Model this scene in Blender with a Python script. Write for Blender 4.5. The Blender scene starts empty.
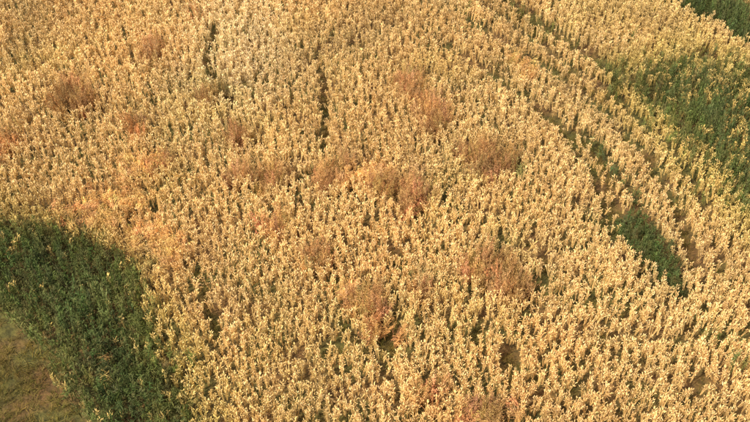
import bpy, math, numpy as np
from mathutils import Vector
rng=np.random.default_rng(7)
sc=bpy.context.scene
# ---------- survey of the field, metres on the ground
GREEN_L=[[-13.1,19.7],[-11.14,19.15],[-9.23,18.7],[-7.45,17.3],[-6.27,15.4],[-5.4,14.05],[-4.7,11.69],[-4.1,9.4],[-6.13,9.4],[-7.16,11.91],[-7.69,13.12],[-8.64,14.37],[-10.22,15.72],[-12.22,16.81]]
BARE_L=[[-18.96,16.81],[-12.22,16.81],[-10.22,15.72],[-8.64,14.37],[-7.69,13.12],[-7.16,11.91],[-6.13,9.4],[-14.58,8.49]]
GREEN_R=[[8.9,25.6],[9.6,27.2],[11.34,28.0],[13.65,27.2],[15.33,23.96],[13.19,17.6],[11.4,18.3],[10.54,20.1],[10.0,22.41]]
STRIP_R=[[10.9,32.4],[12.04,31.0],[14.24,28.4],[16.75,25.06],[17.42,26.82],[14.85,30.6],[13.16,32.9]]
WEDGE=[[7.30,19.3],[8.25,19.0],[8.6,18.0],[8.6,16.3],[7.9,17.1],[7.40,17.96]]
WEEDS=[[-10.44,24.95,0.48,0.89],[-4.56,23.12,0.34,0.5],[-12.0,22.71,0.42,0.53],[-8.12,27.44,0.35,0.45],[-3.9,20.97,0.8,0.3],[-2.98,18.94,0.32,0.3],[-1.66,20.87,0.63,0.6],[-0.86,21.63,0.7,0.3],[0.35,20.74,.6,0.48],[.85,20.25,.6,0.48],[1.3,19.75,.6,.45],[1.15,25.8,0.45,0.7],[1.6,24.9,.4,.6],[2.1,24.1,0.44,.9],[3.59,21.82,0.84,0.74],[-1.8,17.41,0.42,0.56],[-0.46,15.79,0.55,0.45],[3.51,16.81,0.85,0.6],[0.08,14.7,0.2,0.34],[1.38,13.03,0.38,0.25],[-6.92,30.09,0.28,0.3],[-7.9,23.2,.45,.5],[-5.6,25.0,.3,.3],[1.3,16.4,.3,.25],[-6.9,21.6,.3,.3],[2.6,12.4,.5,.3]]
LODGED=[[-8.23,19.84,1.91,1.15],[-6.56,18.16,0.9,1.07],[2.83,12.3,1.27,0.61],[-7.77,21.44,0.99,0.61],[-0.41,16.08,0.6,0.4],[5.6,27.2,.5,.9],[-.5,21.2,1.2,.5],[-7.2,13.9,.3,.5]]
HOLES=[[0.49,17.72,0.45,0.28],[0.29,14.7,0.2,0.54],[5.58,14.87,0.2,0.36],[8.48,13.24,0.42,0.3],[1.59,19.19,0.25,0.16],[2.8,15.03,0.24,0.36],[3.5,14.05,0.2,0.34],[1.5,26.2,0.55,0.45],[4.6,21.6,0.26,0.5],[8.28,25.92,0.4,0.22],[4.47,16.73,0.24,0.34],[0.51,13.27,0.28,0.2],[12.09,27.75,0.4,0.5],[2.2,20.0,.2,.35],[-10.0,24.7,.2,.3],[2.6,24.0,.15,.4],[.3,15.5,.2,.25]]
TR=[[[5.02,32.28],[6.33,29.95],[7.91,27.94],[9.37,26.1],[10.48,23.43]],[[7.0,23.2],[7.7,21.4],[8.05,19.9],[8.31,18.16],[8.45,16.88]],[[5.7,25.06],[6.78,23.17],[7.35,21.2],[7.51,18.57]],[[-1.98,26.82],[-1.77,24.5],[-1.72,22.41]],[[5.96,14.77],[8.05,14.63],[10.2,14.77]],[[-6.07,29.4],[-6.11,26.82],[-4.78,24.5]],[[-1.68,28.72],[-2.97,25.63]],[[3.65,30.09],[6.01,27.44],[7.72,24.78],[8.82,21.92],[9.29,19.19],[9.23,17.18]],[[2.43,28.72],[4.61,26.22],[6.19,23.69],[6.95,20.97],[7.1,18.36]],[[4.3,31.2],[6.3,28.4],[8.2,25.7],[9.6,22.6],[10.1,19.6]],[[1.2,20.0],[2.6,19.4],[4.0,19.2]],[[-.9,15.2],[-.2,14.2],[.4,13.2]],[[-5.3,17.6],[-4.6,15.6],[-3.9,13.4]],[[3.2,18.2],[4.6,17.7],[6.4,17.9]],[[-11.5,21.5],[-9.6,22.6],[-7.6,23.0]]]
TRW=[.34,.19,.2,.15,.15,.15,.13,.22,.19,.21,.12,.12,.1,.1,.1]
GLARE_TINT=[-5.21,27.6,1.8,4.0]  # ellipse where hazy glare is painted into the wheat colour
# ---------- noise
def vnoise(x,y,s,seed):
    r=np.random.default_rng(seed).random((256,256))
    x=x/s+50;y=y/s+50
    xi=np.floor(x).astype(int);yi=np.floor(y).astype(int);fx=x-xi;fy=y-yi
    fx=fx*fx*(3-2*fx);fy=fy*fy*(3-2*fy)
    g=lambda a,b:r[a%256,b%256]
    return (g(xi,yi)*(1-fx)+g(xi+1,yi)*fx)*(1-fy)+(g(xi,yi+1)*(1-fx)+g(xi+1,yi+1)*fx)*fy
def fbm(x,y,s,seed): return .55*vnoise(x,y,s,seed)+.3*vnoise(x,y,s/2.1,seed+1)+.15*vnoise(x,y,s/4.3,seed+2)
def sdpoly(x,y,pl):
    d=np.full(x.shape,1e9);ins=np.zeros(x.shape,bool);n=len(pl)
    for i in range(n):
        x1,y1=pl[i];x2,y2=pl[(i+1)%n];ex,ey=x2-x1,y2-y1
        t=np.clip(((x-x1)*ex+(y-y1)*ey)/(ex*ex+ey*ey+1e-9),0,1)
        d=np.minimum(d,np.hypot(x-x1-t*ex,y-y1-t*ey))
        c=((y1>y)!=(y2>y))&(x<(x2-x1)*(y-y1)/(y2-y1+1e-12)+x1);ins^=c
    return np.where(ins,-d,d)
def dline(x,y,pl):
    d=np.full(x.shape,1e9)
    for i in range(len(pl)-1):
        x1,y1=pl[i];x2,y2=pl[i+1];ex,ey=x2-x1,y2-y1
        t=np.clip(((x-x1)*ex+(y-y1)*ey)/(ex*ex+ey*ey+1e-9),0,1)
        d=np.minimum(d,np.hypot(x-x1-t*ex,y-y1-t*ey))
    return d
def ell(x,y,es):
    m=np.zeros(x.shape)
    for (a,b,rx,ry) in es: m=np.maximum(m,1.5-np.sqrt(((x-a)/rx)**2+((y-b)/ry)**2))
    return m
def ss(a,b,x):
    t=np.clip((x-a)/(b-a),0,1);return t*t*(3-2*t)
def terrain(x,y): return (vnoise(x,y,9,90)-.5)*.35
# ---------- materials
def plant_mat(name,a,b,transl=.3):
    m=bpy.data.materials.new(name);m.use_nodes=True;nt=m.node_tree;N=nt.nodes;N.clear();L=nt.links.new
    out=N.new('ShaderNodeOutputMaterial')
    sh=N.new('ShaderNodeAttribute');sh.attribute_name='shade'
    ti=N.new('ShaderNodeAttribute');ti.attribute_name='tint';ti.attribute_type='INSTANCER'
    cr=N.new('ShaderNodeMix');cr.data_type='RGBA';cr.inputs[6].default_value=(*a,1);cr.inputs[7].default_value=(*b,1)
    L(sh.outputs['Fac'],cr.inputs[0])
    mu=N.new('ShaderNodeMix');mu.data_type='RGBA';mu.blend_type='MULTIPLY';mu.inputs[0].default_value=1
    L(cr.outputs[2],mu.inputs[6]);L(ti.outputs['Color'],mu.inputs[7])
    bs=N.new('ShaderNodeBsdfDiffuse');L(mu.outputs[2],bs.inputs['Color'])
    if transl>0:
        tr=N.new('ShaderNodeBsdfTranslucent');L(mu.outputs[2],tr.inputs['Color'])
        mx=N.new('ShaderNodeMixShader');mx.inputs[0].default_value=transl
        L(bs.outputs[0],mx.inputs[1]);L(tr.outputs[0],mx.inputs[2]);L(mx.outputs[0],out.inputs[0])
    else: L(bs.outputs[0],out.inputs[0])
    return m
M_ear=plant_mat('ripe_ear',(.80,.54,.215),(.96,.725,.38),0)
M_straw=plant_mat('straw',(.70,.48,.18),(.90,.65,.29),0)
M_leaf=plant_mat('green_leaf',(.07,.10,.032),(.20,.23,.085),.3)
M_weed=plant_mat('weed_seed',(.40,.22,.082),(.80,.49,.21),0)
M_grass=plant_mat('short_grass',(.12,.10,.030),(.30,.21,.08),0)
# ---------- mesh builder
class MB:
    def __init__(s): s.v=[];s.f=[];s.m=[];s.s=[]
    def spindle(s,p,d,l,r,mat,sh,prof=((0,.5),(.35,1),(1,.12)),n=4,bend=(0,0)):
        d=d.normalized();a=d.orthogonal().normalized();b=d.cross(a);base=len(s.v)
        for t,k in prof:
            c=p+d*l*t+Vector((bend[0],bend[1],0))*t*t
            for i in range(n):
                an=2*math.pi*i/n
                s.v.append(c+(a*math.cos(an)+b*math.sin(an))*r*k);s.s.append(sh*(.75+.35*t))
        for j in range(len(prof)-1):
            for i in range(n):
                s.f.append((base+j*n+i,base+j*n+(i+1)%n,base+(j+1)*n+(i+1)%n,base+(j+1)*n+i));s.m.append(mat)
    def blade(s,p,az,l,w,rise,droop,mat,sh,seg=3):
        base=len(s.v);o=Vector((math.cos(az),math.sin(az),0));q=Vector((-math.sin(az),math.cos(az),0))
        for i in range(seg+1):
            t=i/seg;c=p+o*l*t*(.45+.4*t)+Vector((0,0,rise*t-droop*t*t))
            ww=w*(1-t)**.6*(.6+.8*t if t<.5 else 1) if t<1 else w*.05
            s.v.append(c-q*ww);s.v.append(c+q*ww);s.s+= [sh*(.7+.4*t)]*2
        for i in range(seg):
            k=base+2*i;s.f.append((k,k+1,k+3,k+2));s.m.append(mat)
    def obj(s,name,mats):
        me=bpy.data.meshes.new(name);me.from_pydata([tuple(v) for v in s.v],[],s.f)
        for m in mats: me.materials.append(m)
        me.polygons.foreach_set('material_index',s.m)
        at=me.attributes.new('shade','FLOAT','POINT');at.data.foreach_set('value',np.clip(s.s,0,1))
        me.update();return bpy.data.objects.new(name,me)
U=rng.uniform
def wheat(i):
    b=MB();n=int(rng.integers(7,10));lx,ly=U(-.03,.03),U(-.03,.03)
    for k in range(n):
        a=k*2.4+U(-.4,.4);r=.056*math.sqrt((k+.3)/n);top=.71+U(-.06,.05)-r*1.0
        p0=Vector((math.cos(a)*r*.3,math.sin(a)*r*.3,.3));p1=Vector((math.cos(a)*r+lx,math.sin(a)*r+ly,top))
        if k%2==0: b.spindle(p0,p1-p0,(p1-p0).length,.006,1,U(.2,.9),prof=((0,1),(1,.7)),n=3)
        d=Vector((math.cos(a)*.45+U(-.3,.3),math.sin(a)*.45+U(-.3,.3),1))
        b.spindle(p1,d,U(.05,.085),U(.012,.017),0,U(.0,1),n=3,bend=(U(-.02,.02),U(-.02,.02)))
    for k in range(4): b.blade(Vector((0,0,U(.46,.66))),U(0,6.28),U(.09,.15),U(.006,.011),U(.05,.12),U(.05,.15),1,U(0,1),2)
    return b.obj('wheat_clump',[M_ear,M_straw])
def green(i):
    b=MB()
    for k in range(4):
        a=U(0,6.28);r=U(0,.07);p0=Vector((math.cos(a)*r,math.sin(a)*r,.1));h=U(.45,.75);d=Vector((U(-.1,.1),U(-.1,.1),1))
        b.spindle(p0,d,h,.006,0,U(.2,.8),prof=((0,1),(1,.5)),n=3)
        for j in range(6):
            t=U(.4,1);b.blade(p0+d*h*t,U(0,6.28),U(.07,.14),U(.009,.016),U(.05,.16),U(.03,.12),0,U(0,1),3)
        if U()<.6: b.spindle(p0+d*h,d,.10,.013,0,U(.6,1),n=3)
    return b.obj('green_plant',[M_leaf])
def weed(i):
    b=MB()
    for k in range(8):
        a=U(0,6.28);r=U(0,.08);p0=Vector((math.cos(a)*r,math.sin(a)*r,0));h=U(.75,1.1);sp=U(.05,.35)
        d=Vector((math.cos(a)*sp+.2,math.sin(a)*sp-.2,1));b.spindle(p0,d,h,.007,0,U(0,.4),prof=((0,1),(1,.5)),n=3)
        dn=d.normalized()
        for j in range(26):
            t=U(.45,1.05);c=p0+dn*h*t;w=.08*(1.15-t)+.02
            q=c+Vector((U(-w,w),U(-w,w),U(-.03,.05)))
            b.spindle(q,Vector((U(-.5,.8),U(-.8,.5),U(.4,1.5))),U(.03,.07),U(.007,.012),0,U(0,1),prof=((0,.7),(1,.2)),n=3)
        for j in range(3): b.blade(p0+dn*h*U(.2,.6),U(0,6.28),U(.12,.22),U(.015,.03),.1,.16,0,U(0,.5),3)
    return b.obj('dock_weed',[M_weed])
def tuft(i,mat,nm,n=20,l=(.1,.28),rise=(.03,.22)):
    b=MB()
    for k in range(n):
        b.blade(Vector((U(-.09,.09),U(-.09,.09),0)),U(0,6.28),U(*l),U(.004,.009),U(*rise),U(0,.1),0,U(0,1),2)
    return b.obj(nm,[mat])
def lodged(i):
    b=MB();az=U(-.5,.5)+5.4
    for k in range(22):
        b.blade(Vector((U(-.12,.12),U(-.12,.12),U(.3,.55))),az+U(-.8,.8),U(.16,.32),U(.005,.009),U(.05,.3),U(.05,.25),0,U(0,1),3)
    for k in range(8):
        b.spindle(Vector((U(-.12,.12),U(-.12,.12),U(.45,.62))),Vector((math.cos(az),math.sin(az),U(.2,2))),.10,.012,0,U(.2,1),n=3)
    return b.obj('lodged_wheat',[M_straw])
# ---------- scatter
def field(name,makers,pts,rot,scl,tint,idx,tilt):
    me=bpy.data.meshes.new(name);me.from_pydata(pts.tolist(),[],[])
    a=me.attributes.new('rotv','FLOAT_VECTOR','POINT');a.data.foreach_set('vector',np.column_stack([tilt[:,0],tilt[:,1],rot]).astype('f').ravel())
    a=me.attributes.new('sclv','FLOAT_VECTOR','POINT');a.data.foreach_set('vector',scl.astype('f').ravel())
    a=me.attributes.new('tint','FLOAT_COLOR','POINT');a.data.foreach_set('color',np.column_stack([tint,np.ones(len(tint))]).astype('f').ravel())
    a=me.attributes.new('vi','INT','POINT');a.data.foreach_set('value',idx.astype('i'))
    ob=bpy.data.objects.new(name,me);sc.collection.objects.link(ob)
    col=bpy.data.collections.new(name+'_plants');sc.collection.children.link(col)
    for k,o in enumerate(makers):
        col.objects.link(o);o.parent=ob;o.location=pts[k*7+3];o['tint']=[float(t) for t in tint[k*7+3]]+[1.0]
    ng=bpy.data.node_groups.new(name,'GeometryNodeTree');N=ng.nodes;L=ng.links.new
    ng.interface.new_socket('Geometry',in_out='INPUT',socket_type='NodeSocketGeometry');ng.interface.new_socket('Geometry',in_out='OUTPUT',socket_type='NodeSocketGeometry')
    gi=N.new('NodeGroupInput');go=N.new('NodeGroupOutput');mp=N.new('GeometryNodeMeshToPoints');iop=N.new('GeometryNodeInstanceOnPoints')
    ci=N.new('GeometryNodeCollectionInfo');ci.inputs['Collection'].default_value=col;ci.inputs['Separate Children'].default_value=True;ci.inputs['Reset Children'].default_value=True
    def att(n,t):
        x=N.new('GeometryNodeInputNamedAttribute');x.data_type=t;x.inputs['Name'].default_value=n;return x.outputs['Attribute']
    L(gi.outputs[0],mp.inputs['Mesh']);L(mp.outputs[0],iop.inputs['Points']);L(ci.outputs[0],iop.inputs['Instance'])
    iop.inputs['Pick Instance'].default_value=True
    L(att('vi','INT'),iop.inputs['Instance Index']);e=N.new('FunctionNodeEulerToRotation')
    L(att('rotv','FLOAT_VECTOR'),e.inputs[0]);L(e.outputs[0],iop.inputs['Rotation']);L(att('sclv','FLOAT_VECTOR'),iop.inputs['Scale'])
    L(iop.outputs[0],go.inputs[0])
    md=ob.modifiers.new('scatter','NODES');md.node_group=ng;return ob
X0,X1,Y0,Y1=-20,20,7,38
RS=.175;AL=.108
def rowc(x,y):
    w=ss(0,8,x);return x+.4*(y-20)+w*.1*np.clip(22-y,0,6)**2+.5*(fbm(x,y,8,5)-.5)
kr=np.arange(-195,236);yy=np.arange(Y0,Y1,AL)
K,Yg=np.meshgrid(kr,yy);K=K.ravel().astype(float);gy=Yg.ravel()+rng.uniform(-.06,.06,K.size)
lo_x=np.full(K.size,-40.);hi_x=np.full(K.size,40.)
for it in range(20):
    mx_=(lo_x+hi_x)/2;g_=rowc(mx_,gy)>K*RS
    hi_x=np.where(g_,mx_,hi_x);lo_x=np.where(g_,lo_x,mx_)
gx=(lo_x+hi_x)/2
der=(rowc(gx+.05,gy)-rowc(gx-.05,gy))/.1
kp=(gx>X0)&(gx<X1)&(rng.random(K.size)<1.05/der)
gx=gx[kp];gy=gy[kp];rowid=K[kp].astype(int);n=len(gx)
gx=gx+rng.normal(0,.028,n)
wx=gx+(fbm(gx,gy,1.2,11)-.5)*1.2;wy=gy+(fbm(gx,gy,1.2,21)-.5)*1.2
wxs=gx+(fbm(gx,gy,.7,31)-.5)*1.1;wys=gy+(fbm(gx,gy,.7,41)-.5)*1.2
gl=sdpoly(wx,wy,GREEN_L);bl=sdpoly(wx,wy,BARE_L);gr=sdpoly(wx,wy,GREEN_R);st=sdpoly(wx,wy,STRIP_R);wd=sdpoly(gx,wys,WEDGE)
we=ell(wxs,wys,WEEDS);lo=ell(wx,wy,LODGED);ho=ell(wxs,wys,HOLES)
jx=gx+(fbm(gx,gy,1.0,131)-.5)*.3
trs=[dline(jx,gy,t)/w for t,w in zip(TR,TRW)];tr=np.min(trs,axis=0)
big=fbm(gx,gy,5,51);mid=fbm(gx,gy,1.6,61);fine=fbm(gx,gy,.6,71)
crack=np.abs(fbm(gx,gy,3.2,141)-.5)
crm=(crack<.008)&(vnoise(gx,gy,2.0,151)>.5)
r=rng.random(n)
pg=np.zeros(n)
pg=np.maximum(pg,ss(.5,-.25,gl)*.97);pg=np.maximum(pg,ss(.6,-1.0,gr)*(.35+.75*mid));pg=np.maximum(pg,ss(.3,-.2,st)*.97);pg=np.maximum(pg,ss(.2,.0,wd)*.99)
pg=np.maximum(pg,ss(1.1,.7,trs[1])*.35);pg=np.maximum(pg,ss(1.1,.6,trs[0])*.25)
pg=np.maximum(pg,ss(.62,.8,mid)*.15*ss(3,9,gx))
bare=bl<0
plw=ss(.35,.6,we)
gap=(ho>.5)|(tr<.6)&(r<.92)|(tr<1)&(r<.65)|((fine<.24)&(rng.random(n)<.5))|((mid<.22)&(rng.random(n)<.4))|(crm&(r<.7))
is_weed=(rng.random(n)<plw*.55)&~bare
gsel=rng.random(n)<pg
is_green=~is_weed&gsel&~bare&(rng.random(n)<.85)&~((ho>.5)&(r<.8))
is_lod=~is_weed&~is_green&(rng.random(n)<ss(.4,1.2,lo)*.55)&~bare
is_wh=~is_weed&~gsel&~is_lod&~bare&~gap&(rng.random(n)<1-plw*.98)&(rng.random(n)<.97)
z=terrain(gx,gy)
glare_tint=np.clip(1.6-np.sqrt(((gx-GLARE_TINT[0])/GLARE_TINT[2])**2+((gy-GLARE_TINT[1])/GLARE_TINT[3])**2),0,1)
def make(name,mk,nv,mask,tintf,smin,smax,hmul=None,tl=.12):
    k=np.where(mask)[0];m=len(k);pts=np.column_stack([gx[k],gy[k],z[k]])
    s=rng.uniform(smin,smax,m);h=s*(hmul[k] if hmul is not None else 1)
    return field(name,[mk(i) for i in range(nv)],pts,rng.uniform(0,6.283,m),np.column_stack([s,s,h]),tintf(k,m),rng.integers(0,nv,m),rng.normal(0,tl,(m,2)))
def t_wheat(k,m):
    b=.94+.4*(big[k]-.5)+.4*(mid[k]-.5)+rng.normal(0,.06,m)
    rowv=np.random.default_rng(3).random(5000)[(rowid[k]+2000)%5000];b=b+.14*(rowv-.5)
    b=np.clip(b+.15*glare_tint[k],.4,1.08)  # painted glare lifts the wheat brightness inside the ellipse
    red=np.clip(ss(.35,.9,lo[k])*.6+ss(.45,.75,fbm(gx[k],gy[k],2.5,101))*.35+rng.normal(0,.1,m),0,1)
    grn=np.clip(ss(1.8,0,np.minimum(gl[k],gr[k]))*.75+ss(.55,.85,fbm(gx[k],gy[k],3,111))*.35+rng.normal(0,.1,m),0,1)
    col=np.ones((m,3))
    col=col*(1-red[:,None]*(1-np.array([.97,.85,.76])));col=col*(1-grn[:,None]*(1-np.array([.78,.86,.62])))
    col=col*(1+glare_tint[k][:,None]*np.array([0.02,.10,.30]))  # washes the wheat paler there, glare put into the tint
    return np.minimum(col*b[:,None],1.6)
def t_gen(lo_,hi_,c=(1,1,1)):
    return lambda k,m:(rng.uniform(lo_,hi_,m)*(.7+.6*mid[k]))[:,None]*np.array(c)*(1+rng.normal(0,.08,(m,3)))
def t_green(k,m):
    f=ss(.5,-1.2,np.minimum(gl[k],gr[k]*.8+.3))
    f=np.where((wd[k]<.3)|(st[k]<.2)|(trs[1][k]<1.3),1,f)
    return t_gen(.7,1.35)(k,m)*(1+(1-f)[:,None]*np.array([.6,.35,.2]))
hm=1-.35*ss(1.6,.5,tr)+.25*(mid-.5)
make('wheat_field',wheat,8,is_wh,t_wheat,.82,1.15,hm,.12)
make('green_weed_patch',green,5,is_green,t_green,.85,1.25,.75+.5*mid-.3*ss(1.2,.6,tr)-.2*(wd<.2))
make('dock_weeds',weed,4,is_weed,t_gen(.7,1.25),.65,1.1)
make('lodged_wheat_patch',lodged,4,is_lod,t_gen(.8,1.15,(1.0,.88,.78)),.85,1.2)
make('short_grass_patch',lambda i:tuft(i,M_grass,'grass_tuft'),4,bare&(fine>.3)&(r<.6),t_gen(.45,1.15,(.92,.97,.8)),.7,1.4,None,.2)
make('undergrowth',lambda i:tuft(i,M_grass,'undergrowth_tuft',12,(.15,.3),(.1,.35)),3,gap&~bare&(rng.random(n)<.6),t_gen(.5,1.0,(.9,1,.7)),.7,1.1)
# ---------- ground
a=np.concatenate([[-1500,-600,-200,-80],np.arange(-40,41,1.0),[80,200,600,1500]]);b=np.concatenate([[-1500,-500,-100,-20],np.arange(-4,70,1.0),[100,200,600,1500,3000]])
vx,vy=np.meshgrid(a,b);vz=terrain(vx,vy)*((abs(vx)<=41)&(vy>-5)&(vy<70))
vs=np.column_stack([vx.ravel(),vy.ravel(),vz.ravel()]);nx=len(a)
fs=[(j*nx+i,j*nx+i+1,(j+1)*nx+i+1,(j+1)*nx+i) for j in range(len(b)-1) for i in range(nx-1)]
me=bpy.data.meshes.new('ground');me.from_pydata(vs.tolist(),[],fs);g=bpy.data.objects.new('ground',me);sc.collection.objects.link(g)
for p in me.polygons:p.use_smooth=True
m=bpy.data.materials.new('soil_and_litter');m.use_nodes=True;nt=m.node_tree;N=nt.nodes;L=nt.links.new;bs=N['Principled BSDF'];bs.inputs['Roughness'].default_value=.95
ge=N.new('ShaderNodeNewGeometry')
def noi(s,d=6):
    x=N.new('ShaderNodeTexNoise');x.inputs['Scale'].default_value=s;x.inputs['Detail'].default_value=d;L(ge.outputs['Position'],x.inputs['Vector']);return x
n1=noi(7);n2=noi(.7);cr=N.new('ShaderNodeValToRGB');L(n1.outputs['Fac'],cr.inputs[0])
cr.color_ramp.elements[0].position=.35;cr.color_ramp.elements[0].color=(.07,.052,.020,1);cr.color_ramp.elements[1].position=.7;cr.color_ramp.elements[1].color=(.18,.125,.05,1)
c2=N.new('ShaderNodeValToRGB');L(n2.outputs['Fac'],c2.inputs[0]);c2.color_ramp.elements[0].position=.42;c2.color_ramp.elements[0].color=(.7,.9,.5,1);c2.color_ramp.elements[1].position=.62;c2.color_ramp.elements[1].color=(1.2,.95,.8,1)
mu=N.new('ShaderNodeMix');mu.data_type='RGBA';mu.blend_type='MULTIPLY';mu.inputs[0].default_value=1;L(cr.outputs[0],mu.inputs[6]);L(c2.outputs[0],mu.inputs[7])
le=N.new('ShaderNodeVectorMath');le.operation='DISTANCE';le.inputs[1].default_value=(0,22,0);L(ge.outputs['Position'],le.inputs[0])
mr=N.new('ShaderNodeMapRange');mr.inputs[1].default_value=18;mr.inputs[2].default_value=28;L(le.outputs['Value'],mr.inputs[0])
m2=N.new('ShaderNodeMix');m2.data_type='RGBA';L(mr.outputs[0],m2.inputs[0]);L(mu.outputs[2],m2.inputs[6]);m2.inputs[7].default_value=(.45,.32,.14,1);L(m2.outputs[2],bs.inputs['Base Color'])
bp=N.new('ShaderNodeBump');bp.inputs['Distance'].default_value=.06;L(n1.outputs['Fac'],bp.inputs['Height']);L(bp.outputs[0],bs.inputs['Normal']);me.materials.append(m)
# ---------- light
sd=Vector((-.80,-.60,0)).normalized();el=math.radians(50);S=Vector((sd.x*math.cos(el),sd.y*math.cos(el),math.sin(el)))
w=bpy.data.worlds.new('World');sc.world=w;w.use_nodes=True;nt=w.node_tree;sk=nt.nodes.new('ShaderNodeTexSky');sk.sky_type='NISHITA';sk.sun_disc=False
sk.sun_elevation=el;sk.sun_rotation=math.atan2(S.x,S.y);sk.dust_density=5
nt.links.new(sk.outputs[0],nt.nodes['Background'].inputs[0]);nt.nodes['Background'].inputs[1].default_value=.15
ld=bpy.data.lights.new('sun','SUN');ld.energy=5;ld.angle=math.radians(.5);ld.color=(1,.88,.70);lo_=bpy.data.objects.new('sun',ld);sc.collection.objects.link(lo_);lo_.rotation_euler=S.to_track_quat('Z','Y').to_euler()
cd=bpy.data.cameras.new('camera');cam=bpy.data.objects.new('camera',cd);sc.collection.objects.link(cam);cam.location=(0,0,20);cam.rotation_euler=(math.radians(45),0,0);cd.angle=math.radians(45);cd.clip_end=5000;sc.camera=cam
sc.view_settings.view_transform='Standard';sc.view_settings.look='None';sc.view_settings.exposure=0
